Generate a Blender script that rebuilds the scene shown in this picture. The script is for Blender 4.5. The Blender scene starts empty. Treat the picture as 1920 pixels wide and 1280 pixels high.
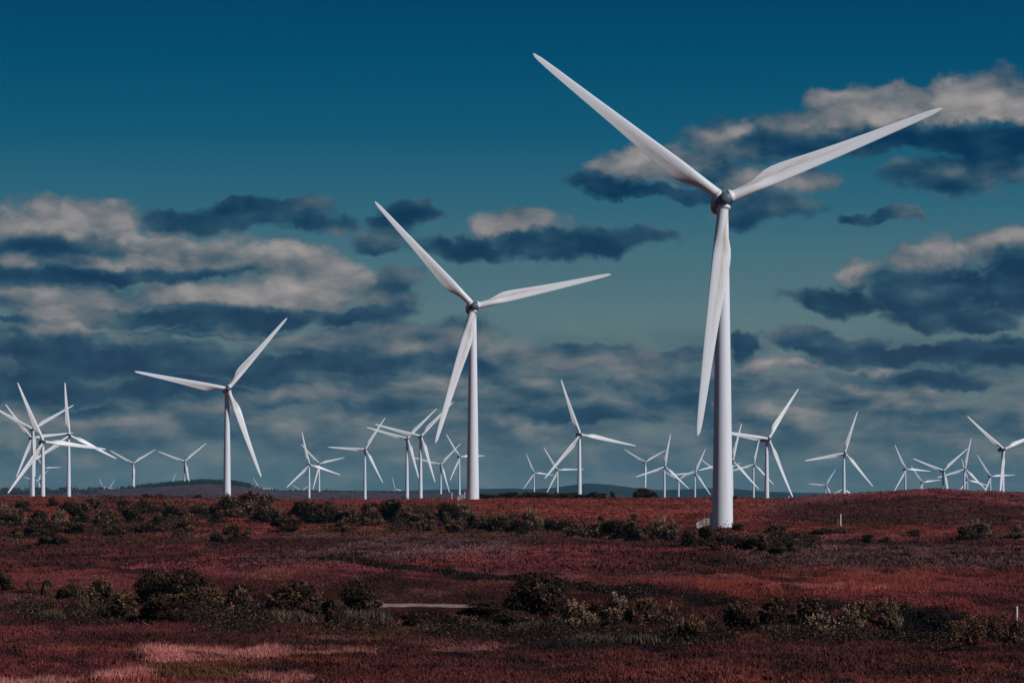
import bpy, math, random
import numpy as np
from mathutils import Matrix, Vector

# ------------------------------------------------------------------ camera
FPX, CX, HY = 5333.0, 960.0, 915.0           # focal length and horizon in photo pixels (1920 wide)
scene = bpy.context.scene
cam_d = bpy.data.cameras.new('camera')
cam = bpy.data.objects.new('camera', cam_d)
scene.collection.objects.link(cam)
cam.location = (0, 0, 0)
cam.rotation_euler = (math.radians(90), 0, 0)
cam_d.sensor_width = 36.0
cam_d.lens = 36.0 * FPX / 1920.0
cam_d.shift_y = (HY - 640.0) / 1920.0
cam_d.clip_start = 1.0
cam_d.clip_end = 60000.0
scene.camera = cam

# ------------------------------------------------------------------ light
SUN_AZ, SUN_EL = math.radians(123.0), math.radians(33.0)      # azimuth clockwise from +Y
sun_dir = Vector((math.sin(SUN_AZ) * math.cos(SUN_EL), math.cos(SUN_AZ) * math.cos(SUN_EL), math.sin(SUN_EL)))
sd = bpy.data.lights.new('sun', 'SUN')
sd.energy = 3.1
sd.angle = math.radians(0.5)
sd.color = (1.0, 0.985, 0.985)
so = bpy.data.objects.new('sun', sd)
so.rotation_euler = sun_dir.to_track_quat('Z', 'Y').to_euler()
so.location = (200, -200, 300)
scene.collection.objects.link(so)
scene.view_settings.view_transform = 'Standard'
scene.view_settings.look = 'None'
scene.view_settings.exposure = 0.0
scene.view_settings.gamma = 1.0
scene.view_settings.use_curve_mapping = False
try:
    scene.cycles.volume_bounces = 0
    scene.cycles.max_bounces = 6
except Exception:
    pass


def lin(r, g, b):
    f = lambda c: (c / 12.92 if c <= 0.04045 else ((c + 0.055) / 1.055) ** 2.4)
    return (f(r / 255), f(g / 255), f(b / 255))


# ------------------------------------------------------------------ sky
class NB:
    """little expression builder for shader nodes"""
    def __init__(s, tree): s.t = tree; s.n = tree.nodes; s.l = tree.links
    def put(s, sock, v):
        if isinstance(v, bpy.types.NodeSocket): s.l.new(v, sock)
        elif isinstance(v, (tuple, list)):
            sock.default_value = tuple(v) + ((1.0,) if len(v) == 3 and sock.type == 'RGBA' else ())
        else: sock.default_value = v
    def m(s, op, a, b=None, c=None, clamp=False):
        n = s.n.new('ShaderNodeMath'); n.operation = op; n.use_clamp = clamp
        for i, v in enumerate((a, b, c)):
            if v is not None: s.put(n.inputs[i], v)
        return n.outputs[0]
    def v(s, op, a, b=None, c=None):
        n = s.n.new('ShaderNodeVectorMath'); n.operation = op
        for i, x in enumerate((a, b, c)):
            if x is not None: s.put(n.inputs[i], x)
        return n.outputs['Value'] if op in ('DOT_PRODUCT', 'LENGTH', 'DISTANCE') else n.outputs[0]
    def scale(s, a, f):
        n = s.n.new('ShaderNodeVectorMath'); n.operation = 'SCALE'
        s.put(n.inputs[0], a); s.put(n.inputs['Scale'], f); return n.outputs[0]
    def xyz(s, x, y, z=0.0):
        n = s.n.new('ShaderNodeCombineXYZ')
        for i, q in enumerate((x, y, z)): s.put(n.inputs[i], q)
        return n.outputs[0]
    def sep(s, a):
        n = s.n.new('ShaderNodeSeparateXYZ'); s.put(n.inputs[0], a); return n.outputs
    def noise(s, vec, scale, detail=6, rough=0.55, dist=0.0, color=False, lac=2.0):
        n = s.n.new('ShaderNodeTexNoise'); s.put(n.inputs['Vector'], vec)
        n.inputs['Scale'].default_value = scale; n.inputs['Detail'].default_value = detail
        n.inputs['Roughness'].default_value = rough; n.inputs['Distortion'].default_value = dist
        n.inputs['Lacunarity'].default_value = lac
        return n.outputs['Color'] if color else n.outputs[0]
    def step(s, x, a, b, o0=0.0, o1=1.0):
        n = s.n.new('ShaderNodeMapRange'); n.interpolation_type = 'SMOOTHSTEP'
        for k, q in (('Value', x), ('From Min', a), ('From Max', b), ('To Min', o0), ('To Max', o1)): s.put(n.inputs[k], q)
        return n.outputs[0]
    def ramp(s, x, stops, interp='LINEAR'):
        n = s.n.new('ShaderNodeValToRGB'); n.color_ramp.interpolation = interp
        e = n.color_ramp.elements
        while len(e) < len(stops): e.new(0.5)
        for el, (p, c) in zip(e, stops): el.position = p; el.color = (*c, 1)
        s.put(n.inputs[0], x); return n.outputs[0]
    def mix(s, f, a, b, mode='MIX'):
        n = s.n.new('ShaderNodeMix'); n.data_type = 'RGBA'; n.blend_type = mode
        s.put(n.inputs[0], f); s.put(n.inputs[6], a); s.put(n.inputs[7], b); return n.outputs[2]


world = bpy.data.worlds.new('World')
scene.world = world
world.use_nodes = True
world.cycles.sampling_method = 'MANUAL'
world.cycles.sample_map_resolution = 512
wt = world.node_tree
for n in list(wt.nodes): wt.nodes.remove(n)
N = NB(wt)
out = N.n.new('ShaderNodeOutputWorld')
bg = N.n.new('ShaderNodeBackground')
N.l.new(bg.outputs[0], out.inputs[0])
bg.inputs['Strength'].default_value = 0.1
tc = N.n.new('ShaderNodeTexCoord')
D = N.v('NORMALIZE', tc.outputs['Generated'])
dx, dy, dz = N.sep(D)
K = FPX / 1000.0
u = N.m('MULTIPLY', N.m('ARCTAN2', dx, dy), K)                 # azimuth and elevation of the sky direction
v = N.m('MULTIPLY', N.m('ARCSINE', dz), K)
sky = N.n.new('ShaderNodeTexSky')
sky.sky_type = 'NISHITA'; sky.sun_disc = False
sky.sun_elevation = SUN_EL; sky.sun_rotation = SUN_AZ
sky.air_density = 1.2; sky.dust_density = 0.3; sky.ozone_density = 4.0
grad = N.ramp(N.m('MULTIPLY', v, 0.5, clamp=True), [
    (0.00, lin(110, 122, 123)), (0.07, lin(107, 121, 123)), (0.15, lin(95, 118, 122)), (0.20, lin(77, 110, 120)),
    (0.26, lin(49, 99, 118)), (0.33, lin(16, 84, 112)), (0.40, lin(0, 71, 104)), (0.46, lin(0, 62, 97)),
    (0.55, lin(0, 40, 78)), (0.75, lin(0, 20, 52)), (1.0, lin(0, 16, 46))])
clear = N.mix(0.03, N.scale(grad, 10.0), N.v('MULTIPLY', sky.outputs[0], (0.10, 0.7, 1.0)))

P0 = N.xyz(u, v, 0.0)
wa = N.v('SUBTRACT', N.noise(P0, 7.0, 3, 0.5, color=True), (0.5, 0.5, 0.5))
wb = N.v('SUBTRACT', N.noise(P0, 30.0, 5, 0.6, color=True), (0.5, 0.5, 0.5))
P = N.v('ADD', P0, N.v('MULTIPLY', wa, (0.16, 0.085, 0)))
P = N.v('ADD', P, N.v('MULTIPLY', wb, (0.045, 0.03, 0)))

# patches of cloud: centre, half size (thousandths of the focal length), + sunlit / - shaded
CLOUDS = [
    (120, 425, 165, 50, .85), (30, 440, 100, 36, .7), (215, 405, 52, 34, .7), (95, 462, 150, 26, -1.2),
    (400, 415, 150, 26, -.7), (500, 395, 130, 26, -.65), (600, 418, 90, 18, -.5), (320, 402, 70, 22, -.35),
    (340, 478, 150, 44, .62), (160, 490, 150, 17, .55), (230, 515, 250, 14, -1.0), (30, 532, 70, 15, -.9), (20, 498, 50, 20, .5),
    (575, 502, 115, 44, 1.25), (620, 520, 70, 36, .5), (480, 505, 70, 30, .8), (420, 552, 190, 28, .9), (575, 550, 110, 32, .6),
    (735, 545, 75, 52, .05), (110, 560, 150, 55, .3), (400, 594, 250, 25, -1.3), (670, 592, 70, 16, -.8),
    (130, 600, 100, 20, .5), (90, 634, 160, 20, .6), (40, 612, 90, 12, -.5), (400, 622, 220, 16, .4),
    (200, 672, 330, 42, -1.0), (580, 690, 280, 30, -.75), (50, 735, 190, 32, -1.0), (330, 728, 170, 24, -.6),
    (740, 645, 220, 50, .05), (880, 685, 110, 45, .0),
    (715, 446, 52, 20, -.6), (745, 420, 44, 24, -.6), (778, 390, 48, 22, -.55), (965, 425, 95, 28, .95), (890, 456, 110, 22, -1.0), (1020, 458, 150, 22, -1.1), (1150, 446, 95, 26, -.9),
    (1600, 218, 90, 46, 1.0), (1750, 210, 150, 38, 1.05), (1845, 182, 85, 42, 1.0), (1895, 212, 90, 36, .9),
    (1700, 268, 270, 30, -1.3), (1890, 275, 130, 38, -1.2), (1420, 272, 130, 46, .05), (1400, 246, 30, 20, .5), (1500, 240, 60, 35, .15),
    (1190, 316, 80, 36, .85), (1310, 300, 100, 32, .35), (1450, 340, 120, 28, .6), (1130, 343, 85, 24, -1.1),
    (1330, 322, 80, 18, -.7), (1260, 356, 140, 13, -.9), (1420, 392, 110, 34, -.6), (1790, 340, 130, 42, -.55), (1635, 416, 70, 13, -.6),
    (1740, 492, 75, 40, .95), (1612, 522, 52, 32, .65), (1875, 470, 90, 30, .7), (1565, 562, 100, 24, -1.2),
    (1800, 546, 180, 44, -1.35), (1790, 594, 130, 26, -1.1), (1905, 535, 70, 60, -.9),
    (1560, 640, 120, 26, -.35), (1700, 664, 170, 26, -.95), (1860, 664, 130, 36, -.8), (1840, 654, 56, 13, .8), (1640, 698, 70, 12, .7),
    (1730, 712, 180, 17, -.9), (1500, 686, 70, 15, .5), (1400, 692, 60, 20, .4), (1392, 660, 40, 26, -.7),
    (1130, 668, 240, 28, .28), (1175, 726, 60, 26, .4), (1290, 752, 80, 14, -.6), (1200, 715, 45, 14, -.5),
    (130, 795, 240, 26, .3), (520, 745, 110, 18, .45), (170, 772, 90, 12, -.5), (1080, 780, 200, 18, -.35),
]
dens, lit = 0.0, 0.0
for cx, cy, rx, ry, w in CLOUDS:
    uc = math.atan((cx - CX) / FPX) * K; vc = math.atan((HY - cy) / FPX) * K
    sx, sy = 1000.0 / (rx * 1.25), 1000.0 / (ry * 1.25)
    q = N.v('MULTIPLY_ADD', P, (sx, sy, 0), (-uc * sx, -vc * sy, 0))
    d = N.m('SUBTRACT', 1.0, N.v('DOT_PRODUCT', q, q), clamp=True)
    dens = N.m('MAXIMUM', dens, d)
    if w > 0.3:       # a sunlit head: brighter above and to the right, grey below
        w = N.m('ADD', N.v('DOT_PRODUCT', q, (0.22, 0.55, 0)), w)
    lit = N.m('MULTIPLY_ADD', d, w, lit)
lit = N.m('MULTIPLY', N.m('TANH', N.m('MULTIPLY', lit, 1.15)), 0.95)
# billows: noise and its drop towards the sun side give lit tops and shaded undersides
Pst = N.v('MULTIPLY', N.v('ADD', P0, N.v('MULTIPLY', wa, (0.06, 0.03, 0))), (1.0, 1.9, 0))
bil = N.noise(Pst, 10.0, 9, 0.57)
bil2 = N.noise(N.v('ADD', Pst, (0.013, 0.030, 0)), 10.0, 9, 0.57)
soft = N.noise(Pst, 7.5, 4, 0.45)
soft2 = N.noise(N.v('ADD', Pst, (0.020, 0.046, 0)), 7.5, 4, 0.45)
rel = N.m('MULTIPLY_ADD', N.m('SUBTRACT', soft, soft2), 0.62, N.m('MULTIPLY', N.m('SUBTRACT', bil, bil2), 0.35))
# low broken deck towards the horizon, everywhere round
Pd = N.v('MULTIPLY', N.v('ADD', P0, N.v('MULTIPLY', wa, (0.12, 0.03, 0))), (1.0, 3.3, 0))
dk = N.noise(Pd, 4.4, 8, 0.54)
dk2 = N.noise(N.v('ADD', Pd, (0.018, 0.060, 0)), 4.4, 8, 0.54)
deckm = N.m('MULTIPLY', N.step(v, 0.34, 0.17), N.step(v, -0.02, 0.16, 0.5, 1.0))
deck = N.m('MULTIPLY', N.step(dk, 0.26, 0.54), deckm)
decklit = N.m('MULTIPLY_ADD', N.m('SUBTRACT', dk, dk2), 4.6, N.m('MULTIPLY_ADD', N.m('SUBTRACT', dk, 0.5), -1.5, 0.02))
a_blob = N.m('MULTIPLY', N.step(N.m('MULTIPLY_ADD', N.m('SUBTRACT', bil, 0.5), 1.7, dens), 0.02, 0.72), N.step(dens, 0.0, 0.20))
l_all = N.m('ADD', lit, N.m('MULTIPLY_ADD', rel, 4.0, N.m('MULTIPLY', N.m('SUBTRACT', soft, 0.5), 0.9)))
l_all = N.m('MULTIPLY_ADD', N.m('MULTIPLY', N.m('SUBTRACT', 1.0, dens, clamp=True), deckm), decklit, l_all)
ccol = N.ramp(N.m('MULTIPLY_ADD', l_all, 0.33, 0.46, clamp=True), [
    (0.0, lin(2, 38, 72)), (0.16, lin(10, 48, 80)), (0.34, lin(36, 71, 95)), (0.46, lin(64, 88, 104)),
    (0.60, lin(94, 105, 113)), (0.78, lin(132, 131, 132)), (1.0, lin(172, 164, 162))], 'B_SPLINE')
a_blob = N.m('MULTIPLY', a_blob, N.step(lit, -0.85, 0.1, 0.92, 1.0))
alpha = N.m('MAXIMUM', N.m('MULTIPLY', a_blob, 0.95), N.m('MULTIPLY', deck, 0.9))
alpha = N.m('MULTIPLY', alpha, N.step(v, 1.4, 0.95))
final = N.mix(alpha, clear, N.scale(ccol, 10.0))
N.l.new(final, bg.inputs['Color'])


# ------------------------------------------------------------------ helpers
COL = scene.collection


def link(name, data, mat=None, parent=None):
    o = bpy.data.objects.new(name, data)
    COL.objects.link(o)
    if mat is not None and data is not None and not data.materials: data.materials.append(mat)
    if parent is not None: o.parent = parent
    return o


def tag(o, label=None, cat=None, group=None, kind=None):
    if label: o['label'] = label
    if cat: o['category'] = cat
    if group: o['group'] = group
    if kind: o['kind'] = kind
    return o


def mesh(name, verts, faces, smooth=False):
    me = bpy.data.meshes.new(name)
    me.from_pydata([tuple(p) for p in verts], [], [tuple(f) for f in faces])
    if smooth: me.polygons.foreach_set('use_smooth', [True] * len(me.polygons))
    me.update()
    return me


def np_mesh(name, V, F, color=None, smooth=False):
    """V (n,3), F (m,k) arrays of equal-sided faces; color (n,3) goes to the attribute 'tint'"""
    V = np.asarray(V, np.float32); F = np.asarray(F, np.int32)
    k = F.shape[1]
    me = bpy.data.meshes.new(name)
    me.vertices.add(len(V)); me.vertices.foreach_set('co', V.ravel())
    me.loops.add(F.size); me.loops.foreach_set('vertex_index', F.ravel())
    me.polygons.add(len(F)); me.polygons.foreach_set('loop_start', np.arange(0, F.size, k, dtype=np.int32))
    if smooth: me.polygons.foreach_set('use_smooth', np.ones(len(F), bool))
    if color is not None:
        a = me.attributes.new('tint', 'FLOAT_COLOR', 'POINT')
        a.data.foreach_set('color', np.concatenate([np.asarray(color, np.float32), np.ones((len(V), 1), np.float32)], 1).ravel())
    me.update(calc_edges=True)
    return me


def principled(name, rough=0.6, spec=0.4):
    m = bpy.data.materials.new(name); m.use_nodes = True
    b = m.node_tree.nodes['Principled BSDF']
    b.inputs['Roughness'].default_value = rough
    b.inputs['Specular IOR Level'].default_value = spec
    return m, b, NB(m.node_tree)


def hash2(ix, iy, s):
    n = (ix.astype(np.int64) * 374761393 + iy.astype(np.int64) * 668265263 + s * 974634777) & 0xFFFFFFFF
    n = ((n ^ (n >> 13)) * 1274126177) & 0xFFFFFFFF
    return ((n ^ (n >> 16)) & 0xFFFFFF) / float(0xFFFFFF)


def vnoise(x, y, s=0):
    ix, iy = np.floor(x), np.floor(y)
    fx, fy = x - ix, y - iy
    fx = fx * fx * fx * (fx * (fx * 6 - 15) + 10); fy = fy * fy * fy * (fy * (fy * 6 - 15) + 10)
    a = hash2(ix, iy, s); b = hash2(ix + 1, iy, s); c = hash2(ix, iy + 1, s); d = hash2(ix + 1, iy + 1, s)
    return (a + (b - a) * fx) * (1 - fy) + (c + (d - c) * fx) * fy - 0.5


def fbm(x, y, oct=4, s=0, gain=0.5):
    t, amp = 0.0, 1.0
    for i in range(oct):
        t = t + amp * vnoise(x, y, s + i * 17)
        x, y, amp = x * 2.03 + 11.7, y * 2.03 - 5.3, amp * gain
    return t


def smooth(x, a, b):
    t = np.clip((x - a) / (b - a), 0, 1)
    return t * t * (3 - 2 * t)


# ------------------------------------------------------------------ the lie of the land
# skyline of the near ridge, of the far moor and of the blue hills, by bearing (photo column)
RIDGE_X = [-900, 0, 250, 480, 700, 860, 960, 1100, 1300, 1400, 1450, 1500, 1560, 1620, 1660, 1710, 1800, 1920, 2300, 3000]
RIDGE_Y = [928, 931, 932, 934, 937, 935, 933, 933, 933, 933.5, 934, 932, 929, 926, 923, 920.5, 920.5, 925, 930, 930]
RIDGE_D = [980, 980, 980, 980, 980, 970, 960, 950, 930, 900, 880, 860, 850, 840, 830, 820, 820, 830, 850, 900]
MOOR_X = [-900, 0, 200, 260, 330, 380, 430, 470, 520, 700, 850, 930, 1100, 3000]
MOOR_Y = [918, 918, 917, 914, 908.5, 905, 906, 912, 920.5, 922.5, 926, 940, 940, 940]
HILL_X = [-900, 500, 700, 765, 840, 910, 960, 1000, 1040, 1080, 1105, 1140, 1190, 1235, 1260, 1330, 1380, 1440, 1475, 1500, 1600, 3000]
HILL_Y = [918, 922, 922, 921, 917.5, 916, 914.5, 916.5, 913.5, 908, 906, 908.5, 915.5, 919.5, 918.5, 916, 917.5, 924, 927, 931, 932, 932]


def base_z(px, d):
    """height of the broad landform at a bearing and a distance"""
    rd = np.interp(px, RIDGE_X, RIDGE_D)
    rz = (HY - np.interp(px, RIDGE_X, RIDGE_Y)) * rd / FPX
    my = np.interp(px, MOOR_X, MOOR_Y)
    mz = (HY - my) * 4500 / FPX
    hz = (HY - np.interp(px, HILL_X, HILL_Y)) * 9000 / FPX
    right = smooth(px, 1440, 1640)
    z = np.interp(d, [0, 20, 60, 100, 130, 560], [-1.8, -3.2, -6.4, -8.0, -8.0, -8.0])
    t0 = 575 + 25 * right
    rise = np.clip((d - t0) / (rd - t0), 0, 1)
    rise = rise * rise * (3 - 2 * rise) * (1 - right) * .5 + rise * (1 - right) * .5 + (np.sin(rise * math.pi / 2) ** 1.3) * right
    z = np.where(d > t0, -8 + (rz + 8) * rise, z)
    z = np.where(d > rd, rz + (-20 - rz) * smooth(d, rd, rd + 420), z)
    m = smooth(d, 3300, 4500) * (1 - .6 * smooth(d, 4700, 5900))
    z = np.where(d > 3000, -20 + (mz + 20) * m, z)
    h = smooth(d, 6200, 9000) * (1 - .5 * smooth(d, 9100, 13000))
    z = np.where(d > 6000, z + (hz - z) * h, z)
    return z


def px_of(x, y):
    return CX + FPX * x / np.maximum(y, 1e-3)


DITCH = [(600, 1040), (640, 1047), (760, 1068), (880, 1090), (985, 1105), (1060, 1111), (1195, 1122), (1285, 1121), (1350, 1130), (1425, 1137), (1600, 1139), (1700, 1141), (1790, 1150), (1895, 1157), (1960, 1160)]
_dp = [((x - CX) / FPX * (8 * FPX / (y - HY)), 8 * FPX / (y - HY)) for x, y in DITCH]


def seg_dist(x, y, pts):
    best = np.full(np.shape(x), 1e9)
    for (ax, ay), (bx, by) in zip(pts[:-1], pts[1:]):
        ex, ey = bx - ax, by - ay
        t = np.clip(((x - ax) * ex + (y - ay) * ey) / (ex * ex + ey * ey), 0, 1)
        best = np.minimum(best, np.hypot(x - ax - t * ex, y - ay - t * ey))
    return best


TRACK = [(-9.0, 184.5), (-6.5, 185.0), (-4.0, 184.0), (-1.9, 183.0)]      # line of the gravel track
TRACK_Z = -7.62
HOLLOW = (25.2, 172.0)          # hollow in the foreground scrub, its shade painted into the cover colour


def height(x, y):
    x = np.asarray(x, float); y = np.asarray(y, float)
    d = np.hypot(x, y)
    yy = np.where(y > 1, y, 1.0)
    px = np.clip(CX + FPX * x / yy, -900, 3000)
    px = np.where(y > 1, px, np.where(x < 0, -900, 3000))
    z = base_z(px, d)
    near = smooth(d, 40, 120)
    amp = near * (1 - .35 * smooth(d, 900, 1200))
    z = z + amp * (0.9 * fbm(x / 55, y / 55, 3, 5) + 0.55 * fbm(x / 11, y / 14, 3, 9) * (1 - smooth(d, 1400, 3000)))
    z = z + amp * 0.50 * fbm(x / 2.6, y / 3.4, 3, 23) * (1 - smooth(d, 700, 1000))
    z = z + 5 * fbm(x / 420, y / 420, 4, 41) * smooth(d, 5900, 7600)
    m = (d > 110) & (d < 420)
    if np.any(m):
        sdm = seg_dist(x[m], y[m], _dp) if x.ndim else seg_dist(x, y, _dp)
        cut = -0.25 * np.exp(-(sdm / 1.8) ** 2)
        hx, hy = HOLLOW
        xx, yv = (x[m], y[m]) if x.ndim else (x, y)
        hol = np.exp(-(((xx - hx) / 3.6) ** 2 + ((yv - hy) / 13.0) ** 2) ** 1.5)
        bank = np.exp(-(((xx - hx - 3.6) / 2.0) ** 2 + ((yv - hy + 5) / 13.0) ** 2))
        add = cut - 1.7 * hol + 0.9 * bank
        flat = np.exp(-(seg_dist(xx, yv, TRACK) / 4.2) ** 6)
        add = add * (1 - flat) + flat * (TRACK_Z - (z[m] if x.ndim else z))
        if x.ndim:
            z = z.copy(); z[m] += add
        else:
            z = z + add
    return z


def hz(x, y):
    return float(height(np.array([x]), np.array([y]))[0])


def ground_at(px, py, lo=60, hi=1200):
    """first ground point on the sight line through a photo pixel: (x, y, z)"""
    ys = np.exp(np.linspace(math.log(lo), math.log(hi), 1500))
    xs = (px - CX) / FPX * ys
    rz = (HY - py) / FPX * ys
    g = height(xs, ys)
    k = np.argmax(rz <= g) if np.any(rz <= g) else len(ys) - 1
    return float(xs[k]), float(ys[k]), float(g[k])


# colour of the plant cover by place: (photo column, row) of a spot on the ground, size, and what grows there; the hollow's spot is painted shade
PALE = (0.50, 0.190, 0.165); RUST = (0.24, 0.052, 0.036); OLIVE = (0.115, 0.052, 0.024); GREY = (0.150, 0.078, 0.078)
GREEN = (0.026, 0.026, 0.018); PEAT_SHADE = (0.010, 0.008, 0.010); HEATH = (0.112, 0.029, 0.027); WINE = (0.205, 0.046, 0.050)
BROWN = (0.068, 0.024, 0.019)
SPOTS = [
    (310, 1229, 46, 12, PALE, 1), (430, 1230, 110, 7, PALE, .9), (570, 1222, 120, 5, PALE, .8), (235, 1268, 70, 9, PALE, .9), (470, 1243, 170, 9, RUST, .7), (760, 1203, 130, 14, RUST, .4),
    (510, 1268, 80, 11, PALE, .7), (380, 1254, 110, 14, OLIVE, .9), (40, 1279, 120, 5, PALE, 1),
    (660, 1195, 80, 6, PALE, .9), (640, 1212, 90, 4, PALE, .6), (790, 1202, 60, 6, PALE, .6), (865, 1210, 85, 8, PALE, .95), (740, 1182, 150, 18, OLIVE, .8), (690, 1170, 90, 8, RUST, .5),
    (1500, 1104, 180, 8, RUST, .95), (1640, 1094, 100, 7, RUST, .9), (1560, 1102, 120, 4, PALE, .5), (1330, 1117, 120, 8, RUST, .7),
    (1415, 1045, 40, 4, PALE, .35), (1520, 1036, 60, 14, OLIVE, .7), (1400, 1060, 80, 14, OLIVE, .4),
    (800, 1030, 190, 18, GREY, .8), (1680, 1045, 300, 24, GREY, .6), (1650, 1075, 260, 14, RUST, .45), (560, 1045, 100, 16, GREY, .5), (1000, 1050, 200, 20, WINE, .5),
    (160, 1010, 260, 8, OLIVE, .5), (100, 968, 200, 10, RUST, .9), (330, 975, 260, 10, RUST, .9), (700, 993, 160, 7, OLIVE, .7), (850, 1002, 220, 4, OLIVE, .6),
    (1130, 1203, 190, 12, GREEN, .9), (900, 1190, 130, 14, GREEN, .6), (1000, 1205, 240, 10, PEAT_SHADE, .35), (1640, 1215, 240, 12, PEAT_SHADE, .3),
    (1725, 1172, 70, 32, PEAT_SHADE, 1), (200, 1150, 330, 22, PEAT_SHADE, .5), (1420, 1168, 80, 22, PEAT_SHADE, .6),  # first spot puts the hollow's shade into the ground colour
    (1700, 965, 240, 30, BROWN, .9), (1620, 995, 300, 14, RUST, .45), (1760, 950, 60, 8, OLIVE, .4),
    (1100, 958, 200, 8, WINE, .6), (1230, 962, 90, 6, OLIVE, .6), (450, 1200, 500, 18, BROWN, .6), (1500, 1250, 500, 25, BROWN, .45),
    (100, 1040, 300, 22, BROWN, .5), (1250, 1250, 400, 30, HEATH, .4),
]


def cover(x, y):
    """albedo of the moor's plant cover at ground points (n,) -> (n,3)"""
    d = np.hypot(x, y)
    z = height(x, y)
    px = CX + FPX * x / np.maximum(y, 1); py = HY - FPX * z / np.maximum(y, 1)
    n1 = fbm(x / 26, y / 40, 4, 61) ; n2 = fbm(x / 7, y / 11, 4, 71); n3 = fbm(x / 90, y / 120, 3, 81)
    C = np.ones((len(x), 3)) * np.array(HEATH)
    def over(c, w):
        nonlocal C
        w = np.clip(w, 0, 1)[:, None]; C = C * (1 - w) + np.array(c) * w
    over(WINE, smooth(n1 + .4 * n3, -.05, .35))
    over(BROWN, smooth(-n1 + .6 * n2, .0, .4))
    over(RUST, .7 * smooth(n2 + .4 * n1, .22, .5))
    over(GREY, .5 * smooth(n3 + .5 * n2, .15, .5))
    warp_x, warp_y = 26 * n2 + 20 * n1, 7 * n2 + 4 * fbm(x / 2.0, y / 3.0, 3, 91)
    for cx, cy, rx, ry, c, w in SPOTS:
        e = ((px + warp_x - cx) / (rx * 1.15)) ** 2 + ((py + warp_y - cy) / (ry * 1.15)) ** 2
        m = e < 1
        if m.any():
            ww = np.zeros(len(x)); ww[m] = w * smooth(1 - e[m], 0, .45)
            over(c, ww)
    gap = fbm(x / 2.6, y / 4.5, 3, 131)
    over((0.022, 0.012, 0.013), .8 * smooth(gap, .10, .36) * smooth(d, 900, 300))
    over(BROWN, .55 * smooth(fbm(x / 1.1, y / 2.2, 2, 137), .1, .4) * smooth(d, 700, 250))
    red = smooth(py, 1010, 960) * smooth(d, 1300, 1000)
    over(RUST, .7 * red * (1 - smooth(px, 1380, 1500)))
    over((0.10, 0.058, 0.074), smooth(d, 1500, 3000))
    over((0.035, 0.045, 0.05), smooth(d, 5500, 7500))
    dsel = (d > 110) & (d < 420)
    if dsel.any():
        ww = np.zeros(len(x)); ww[dsel] = np.exp(-(seg_dist(x[dsel], y[dsel], _dp) / 2.3) ** 4) * .95
        over(PEAT_SHADE, ww)
    return C * (1 + .5 * n2 + .25 * n1)[:, None].clip(.4, 1.7)


# ------------------------------------------------------------------ ground and hills
gm, gb, G = principled('moor_cover', 0.95, 0.05)
at = G.n.new('ShaderNodeAttribute'); at.attribute_name = 'tint'
gt = G.n.new('ShaderNodeTexCoord')
gn = G.noise(gt.outputs['Object'], 1.6, 8, .65)
gn2 = G.noise(gt.outputs['Object'], 0.22, 6, .6)
gf = G.m('MULTIPLY', G.step(gn, .25, .75, .45, 1.5), G.step(gn2, .3, .7, .7, 1.3))
G.l.new(G.scale(at.outputs['Color'], gf), gb.inputs['Base Color'])
bmp = G.n.new('ShaderNodeBump'); bmp.inputs['Distance'].default_value = 0.35; bmp.inputs['Strength'].default_value = 0.9
G.l.new(gn, bmp.inputs['Height']); G.l.new(bmp.outputs[0], gb.inputs['Normal'])

fine = np.radians(np.linspace(-12.2, 12.2, 520))
side = np.radians(np.concatenate([np.linspace(12.8, 30, 26), np.linspace(33, 75, 15)]))
ang = np.concatenate([-side[::-1], fine, side])


def fan(dist):
    A, R = np.meshgrid(ang, dist)
    x, y = (np.sin(A) * R).ravel(), (np.cos(A) * R).ravel()
    Vv = np.stack([x, y, height(x, y)], 1)
    nr, nc = len(dist), len(ang)
    i = np.arange((nr - 1) * nc).reshape(nr - 1, nc)[:, :-1].ravel()
    return Vv, np.stack([i, i + 1, i + 1 + nc, i + nc], 1), cover(x, y)


dist = np.concatenate([[1, 8, 20, 35, 50, 65, 80, 92], np.exp(np.arange(math.log(100), math.log(1300), .0034)),
                       np.exp(np.arange(math.log(1302), math.log(6000), .012)), [6000]])
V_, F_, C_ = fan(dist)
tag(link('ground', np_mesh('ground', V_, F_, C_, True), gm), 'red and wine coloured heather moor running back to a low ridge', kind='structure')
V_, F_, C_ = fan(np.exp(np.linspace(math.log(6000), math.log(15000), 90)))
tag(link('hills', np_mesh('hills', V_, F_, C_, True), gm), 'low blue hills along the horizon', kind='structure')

# pale gravel track showing between the scrub
pm, pb, PN = principled('gravel', 0.9, 0.1)
pt = PN.n.new('ShaderNodeTexCoord')
PN.l.new(PN.ramp(PN.noise(pt.outputs['Object'], 3.0, 8, .7), [(0.30, (0.16, 0.095, 0.075)), (0.5, (0.30, 0.21, 0.165)), (0.7, (0.40, 0.29, 0.235))]), pb.inputs['Base Color'])
pv, pf = [], []
pts = []
for a, b in zip(TRACK[:-1], TRACK[1:]):
    for k in range(6): pts.append((a[0] + (b[0] - a[0]) * k / 6, a[1] + (b[1] - a[1]) * k / 6))
for i, (x, y) in enumerate(pts):
    w = 1.9 + .3 * math.sin(i * 1.7) + .3 * math.sin(i * .6) - .02 * i
    for k in range(9):
        q = (k - 4) / 4
        pv.append((x + .1 * math.sin(k + i), y + w * q + .12 * math.sin(i * 2.3 + k), TRACK_Z + .10 - .16 * q ** 4 + .03 * math.sin(i * 1.3 + k * 2.1)))
for i in range(len(pts) - 1):
    for k in range(8):
        a = i * 9 + k; pf.append((a, a + 9, a + 10, a + 1))
tag(link('path', mesh('path', pv, pf, True), pm), 'short visible stretch of pale gravel track between scrub bushes', kind='structure')

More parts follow.
